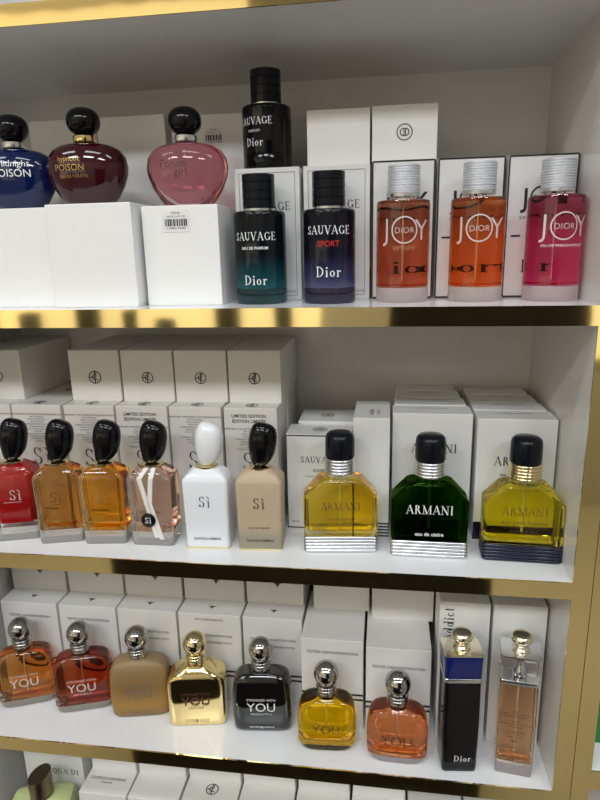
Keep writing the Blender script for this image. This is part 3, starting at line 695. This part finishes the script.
square_bottle(-.4545, .075, 'brown glass bottle with chrome ball cap, leftmost of the third row', .38, dict(body=M['clear'], liquid=liquid('cognac_liquid', (.90, .50, .18)), ink='ink_silver', maker=0, W=.0375))
square_bottle(-.3650, .075, 'red brown glass bottle with chrome ball cap, second in the third row', .32, dict(body=M['clear'], liquid=liquid('red_brown_liquid', (.68, .21, .09)), ink='ink_silver', maker=0, sub='INTENSELY', W=.039))
famber = lacquer('frosted_amber_glass', [(0, (.25, .16, .065)), (.25, (.36, .20, .045)), (.55, (.25, .14, .045)), (1, (.30, .21, .11))], 0, .087, rough=.38)
square_bottle(-.2780, .074, 'frosted amber bottle with chrome ball cap, left of the golden bottle', .20, dict(body=famber, ink='ink_grey', sub='ONLY', e=5))
square_bottle(-.1925, .071, 'mirror gold square bottle with gold ball cap', .16, dict(body=M['gold_metal'], ink='ink_brown', sub='LEATHER', square=1, cap='pale_gold', e=8, D=.0215, W=.0395))
blackg = principled('black_glass', (.006, .005, .005), .05, coat=.8)
square_bottle(-.0995, .068, 'glossy black square bottle with chrome ball cap', .10, dict(body=blackg, ink='ink_white', sub='ABSOLUTELY', e=6, W=.0395))
square_bottle(-.0085, .045, 'yellow glass bottle with chrome ball cap and bulging sides', .06, dict(body=M['clear_yellow'], liquid=liquid('sun_yellow_liquid', (1., .82, .08)), ink='ink_brown', barrel=1, H=.0755, W=.0360, D=.0185, ys=.0125, e=4, fill=.96, base='clear_yellow'))
square_bottle(.0830, .036, 'orange glass bottle with chrome ball cap, left of the tall black bottle', -.02, dict(body=M['clear_pink'], liquid=liquid('peach_orange_liquid', (1., .74, .44)), ink='ink_brown', barrel=1, H=.0765, W=.0365, D=.0185, ys=.0135, e=4, maker=0, base='pink_base'))

def tall_bottle(x, y, label, rz, dark):
    t = thing('perfume_bottle', label, 'perfume bottle', (x, y, Z3), rz, 'tall slim bottles')
    hx, hy = .0218, .0175
    if dark:
        MB().loft([rrect(hx*.90, hy*.9, .003, 0), rrect(hx*.96, hy*.97, .004, .0015), rrect(hx*.985, hy, .004, .008), rrect(hx*1.02, hy*1.03, .004, .07), rrect(hx, hy, .004, .130)]).build('glass_body', M['black'], t, smooth=40)
    else:
        MB().loft([rrect(hx*.92, hy*.9, .003, 0), rrect(hx*.98, hy*.97, .003, .0015), rrect(hx, hy, .003, .008), rrect(hx*1.002, hy*1.004, .003, .0205)]).build('glass_base', M['pink_base'], t, smooth=40)
        MB().loft([rrect(hx*1.002, hy*1.004, .003, .0207), rrect(hx*1.02, hy*1.03, .003, .07), rrect(hx, hy, .004, .130)]).build('glass_body', M['clear'], t, smooth=40)
        MB().loft([rrect(hx*.80, hy*.70, .003, .0225), rrect(hx*.84, hy*.76, .003, .0235), rrect(hx*.86, hy*.79, .003, .07), rrect(hx*.84, hy*.76, .003, .1275)]).build('perfume_liquid', liquid('peach_liquid', (.98, .74, .53)), t, smooth=40)
        MB().lathe([(0, .027), (.0012, .027), (.0012, .129), (0, .129)], 12).build('spray_tube', M['ribbon'], t)
    MB().loft([rrect(hx*1.0, hy, .004, .1302), rrect(hx*1.03, hy*1.03, .004, .1310), rrect(hx*1.03, hy*1.03, .004, .1350), rrect(hx, hy, .004, .1357)]).build('silver_band', M['silver'], t, smooth=40)
    capm = principled('cobalt_glass', (.006, .014, .12), .06, coat=.2) if dark else M['clear']
    MB().loft([rrect(hx, hy, .004, .1359), rrect(hx*1.01, hy*1.01, .004, .137), rrect(hx*1.04, hy*1.06, .004, .1660), rrect(hx*1.02, hy*1.04, .004, .1668)]).build('cap', capm, t, smooth=40)
    if not dark: MB().lathe([(0, .1362), (.0075, .1362), (.0085, .139), (.0078, .146), (.0052, .150), (.0052, .158), (.0075, .163), (0, .1652)], 32).build('spray_head', M['silver'], t, smooth=50)
    MB().loft([rrect(hx*1.05, hy*1.07, .004, .1668), rrect(hx*1.06, hy*1.08, .004, .1674), rrect(hx*1.05, hy*1.07, .004, .1684)]).build('top_plate', M['champagne'] if dark else M['silver'], t, smooth=40)
    if dark:
        pass
    MB().lathe([(0, .1684), (.0105, .1684), (.0105, .1700), (.0085, .1716), (.0070, .1735), (.0074, .1765), (.0108, .1795), (.0130, .1825), (.0132, .1855), (.0112, .1885), (.0096, .1896), (.0070, .1900), (0, .1900)], 40).build('knob', M['champagne'], t, smooth=60)
    mb = MB()
    if dark: put(mb, serif('Dior', .0085), front(.003, -hy*1.035-.0005, .0175)); ink = 'ink_white'
    else:
        for k, s_ in enumerate(('DIOR', 'ADDICT EAU DE TOILETTE', 'VAPORISATEUR SPRAY', '', 'TESTER', 'DEMONSTRATION NOT FOR SALE', 'ECHANTILLON', '', 'NE PEUT ETRE VENDU', 'ALCOHOL 80% VOL', '100 ML 3.4 FL.OZ')):
            if s_: put(mb, sans(s_, .0019, bold=.02), front(-.002, -hy*1.035-.0005, .093-.0036*k))
        put(mb, sans('803', .0032, bold=.03), front(-.002, -hy*1.035-.0005, .0500)); ink = 'ink_brown'
    mb.build('lettering', M[ink], t, smooth=0)
    return t
tall_bottle(.1580, .033, 'tall slim black bottle with cobalt blue cap and gold knob', .10, True)
tall_bottle(.2275, .036, 'tall slim clear bottle of peach perfume with silver knob', -.13, False)

# --- bottom row: pale green bottle with slanted bronze cap
t = thing('perfume_bottle', 'pale green bottle with slanted bronze cap at the bottom left', 'perfume bottle', (-.431, .036, Z4), .25, None)
MB().loft([rrect(.040, .017, .008, 0), rrect(.0435, .019, .010, .004), rrect(.0455, .022, .010, .10), rrect(.0455, .022, .010, .134), rrect(.042, .020, .010, .144), rrect(.028, .016, .009, .149), rrect(.014, .012, .008, .150)]).build('glass_body', principled('pale_green_frosted_glass', (.52, .58, .28), .3, coat=.3), t, smooth=40)
MB().lathe([(0, .1492), (.0165, .1492), (.0165, .1512), (.0155, .1516), (.0155, .1530), (.0165, .1534), (.0168, .182), (.0162, .1835), (0, .1835)], 48, sy=1., shear=0.).build('cap', M['bronze'], t, smooth=40)
cap = [o for o in t.children if o.name.startswith('cap')][0]
for v in cap.data.vertices:
    if v.co.z > .175: v.co.z += .34*v.co.x+.10*v.co.y
put(MB(), sans('GIÒ', .012), front(0, -.0206, .060)).build('lettering', M['ink_grey'], t, smooth=0)

# ------------------------------------------------------------------ shop behind the camera, added reflection props (seen only in the gold and glass)
floor_m = principled('tile_floor', (.38, .34, .27), .35, vary=(3, .06))
wall_m = principled('tan_wall', (.44, .40, .33), .6, vary=(2, .05))
dark_m = principled('dark_reflection_block', (.015, .013, .012), .5)  # for unseen blocks added to be mirrored dark in the gold
structure(MB().box(-2.6, 2.6, -3.2, .6, FLOOR-.05, FLOOR).build('floor', floor_m, smooth=0))
structure(MB().box(-2.6, 2.6, -3.2, .6, 1.5, 1.55).build('ceiling', principled('grey_ceiling', (.75, .75, .73), .7), smooth=0))
structure(MB().box(-2.6, 2.6, -3.25, -3.2, FLOOR, 1.5).build('wall_front', wall_m, smooth=0))
structure(MB().box(-2.65, -2.6, -3.2, .6, FLOOR, 1.5).build('wall_left', wall_m, smooth=0))
structure(MB().box(2.6, 2.65, -3.2, .6, FLOOR, 1.5).build('wall_right', wall_m, smooth=0))
structure(MB().box(-2.6, 2.6, .6, .65, FLOOR, 1.5).build('wall_back', wall_m, smooth=0))
structure(MB().box(-.75, .36, -1.15, -.92, FLOOR, -.66).build('reflection_prop_1', dark_m, smooth=0))  # unseen dark block added to darken what the gold edges mirror
structure(MB().box(.07, .56, -1.05, -.95, -.66, .12).build('reflection_prop_2', dark_m, smooth=0))  # second added block, for the dark patch in the upper gold edge

lit_m = principled('glowing_reflection_panel', (.8, .7, .45), .6, emit=((1., .90, .68), 1.1))  # unseen glowing panels added to brighten what the gold edges mirror
structure(MB().box(-2.55, -.35, -3.19, -3.15, -.62, -.02).build('reflection_prop_3', lit_m, smooth=0))
structure(MB().box(1.12, 1.75, -3.19, -3.15, -.62, -.02).build('reflection_prop_4', lit_m, smooth=0))
structure(MB().box(-2.55, -.75, -3.19, -3.15, .85, 1.46).build('reflection_prop_5', lit_m, smooth=0))
structure(MB().box(-2.59, -2.55, -3.1, -1.6, .75, 1.46).build('reflection_prop_6', lit_m, smooth=0))
structure(MB().box(-2.59, -2.55, -3.1, -1.6, -.62, -.02).build('reflection_prop_7', lit_m, smooth=0))
for k, (x, wd, hh) in enumerate(((-2.35, .12, .18), (-1.95, .16, .24), (-1.62, .08, .2), (-1.40, .10, .14), (-1.0, .14, .26), (-.62, .09, .3))):
    structure(MB().box(x, x+wd, -3.14, -3.06, -.62, -.62+hh+.12).build('reflection_prop_%d' % (8+k), dark_m, smooth=0))  # small dark blocks added before the glow, mirrored as spots in the gold

def area(name, loc, rot, sx, sy, power, col=(1, 1, 1)):
    l = bpy.data.lights.new(name, 'AREA'); l.shape = 'RECTANGLE'; l.size = sx; l.size_y = sy; l.energy = power; l.color = col
    o = bpy.data.objects.new(name, l); COL.objects.link(o); o.location = loc; o.rotation_euler = rot
    return o
for x in (-1.2, 0., 1.2):
    area('ceiling_lamp', (x, -.75, 1.48), (0, 0, 0), .75, .35, 10, (.90, .95, 1.))
    area('ceiling_lamp', (x, -2.0, 1.48), (0, 0, 0), .75, .35, 31, (.90, .95, 1.))

w = bpy.data.worlds.new('shop_air'); SC.world = w; w.use_nodes = True
w.node_tree.nodes['Background'].inputs[0].default_value = (.9, .87, .82, 1); w.node_tree.nodes['Background'].inputs[1].default_value = .02

# ------------------------------------------------------------------ camera
cam = bpy.data.cameras.new('camera'); co = bpy.data.objects.new('camera', cam); COL.objects.link(co)
F, YAW, PITCH, ROLL = 601.16, .1452, .2467, -.0223
cam.sensor_fit = 'VERTICAL'; cam.sensor_height = 24; cam.lens = F/800*24; cam.clip_start = .01
fw = Vector((-math.sin(YAW)*math.cos(PITCH), math.cos(YAW)*math.cos(PITCH), -math.sin(PITCH)))
rt = Vector((math.cos(YAW), math.sin(YAW), 0)); up = rt.cross(fw)
c_, s_ = math.cos(ROLL), math.sin(ROLL)
r2 = rt*c_+up*s_; u2 = up*c_-rt*s_
co.matrix_world = Matrix((( r2.x, u2.x, -fw.x, .0623), (r2.y, u2.y, -fw.y, -.62), (r2.z, u2.z, -fw.z, .0594), (0, 0, 0, 1)))
SC.camera = co

SC.view_settings.view_transform = 'Standard'; SC.view_settings.look = 'None'
SC.view_settings.gamma = 1; SC.view_settings.use_curve_mapping = False; SC.view_settings.exposure = -0.5
cy = SC.cycles
cy.use_denoising = True; cy.max_bounces = 20; cy.transmission_bounces = 20; cy.glossy_bounces = 6; cy.diffuse_bounces = 5
cy.sample_clamp_indirect = 6; cy.blur_glossy = .4
for o in list(SC.objects):
    for k in ('w', 'd', 'h'):
        if k in o: del o[k]
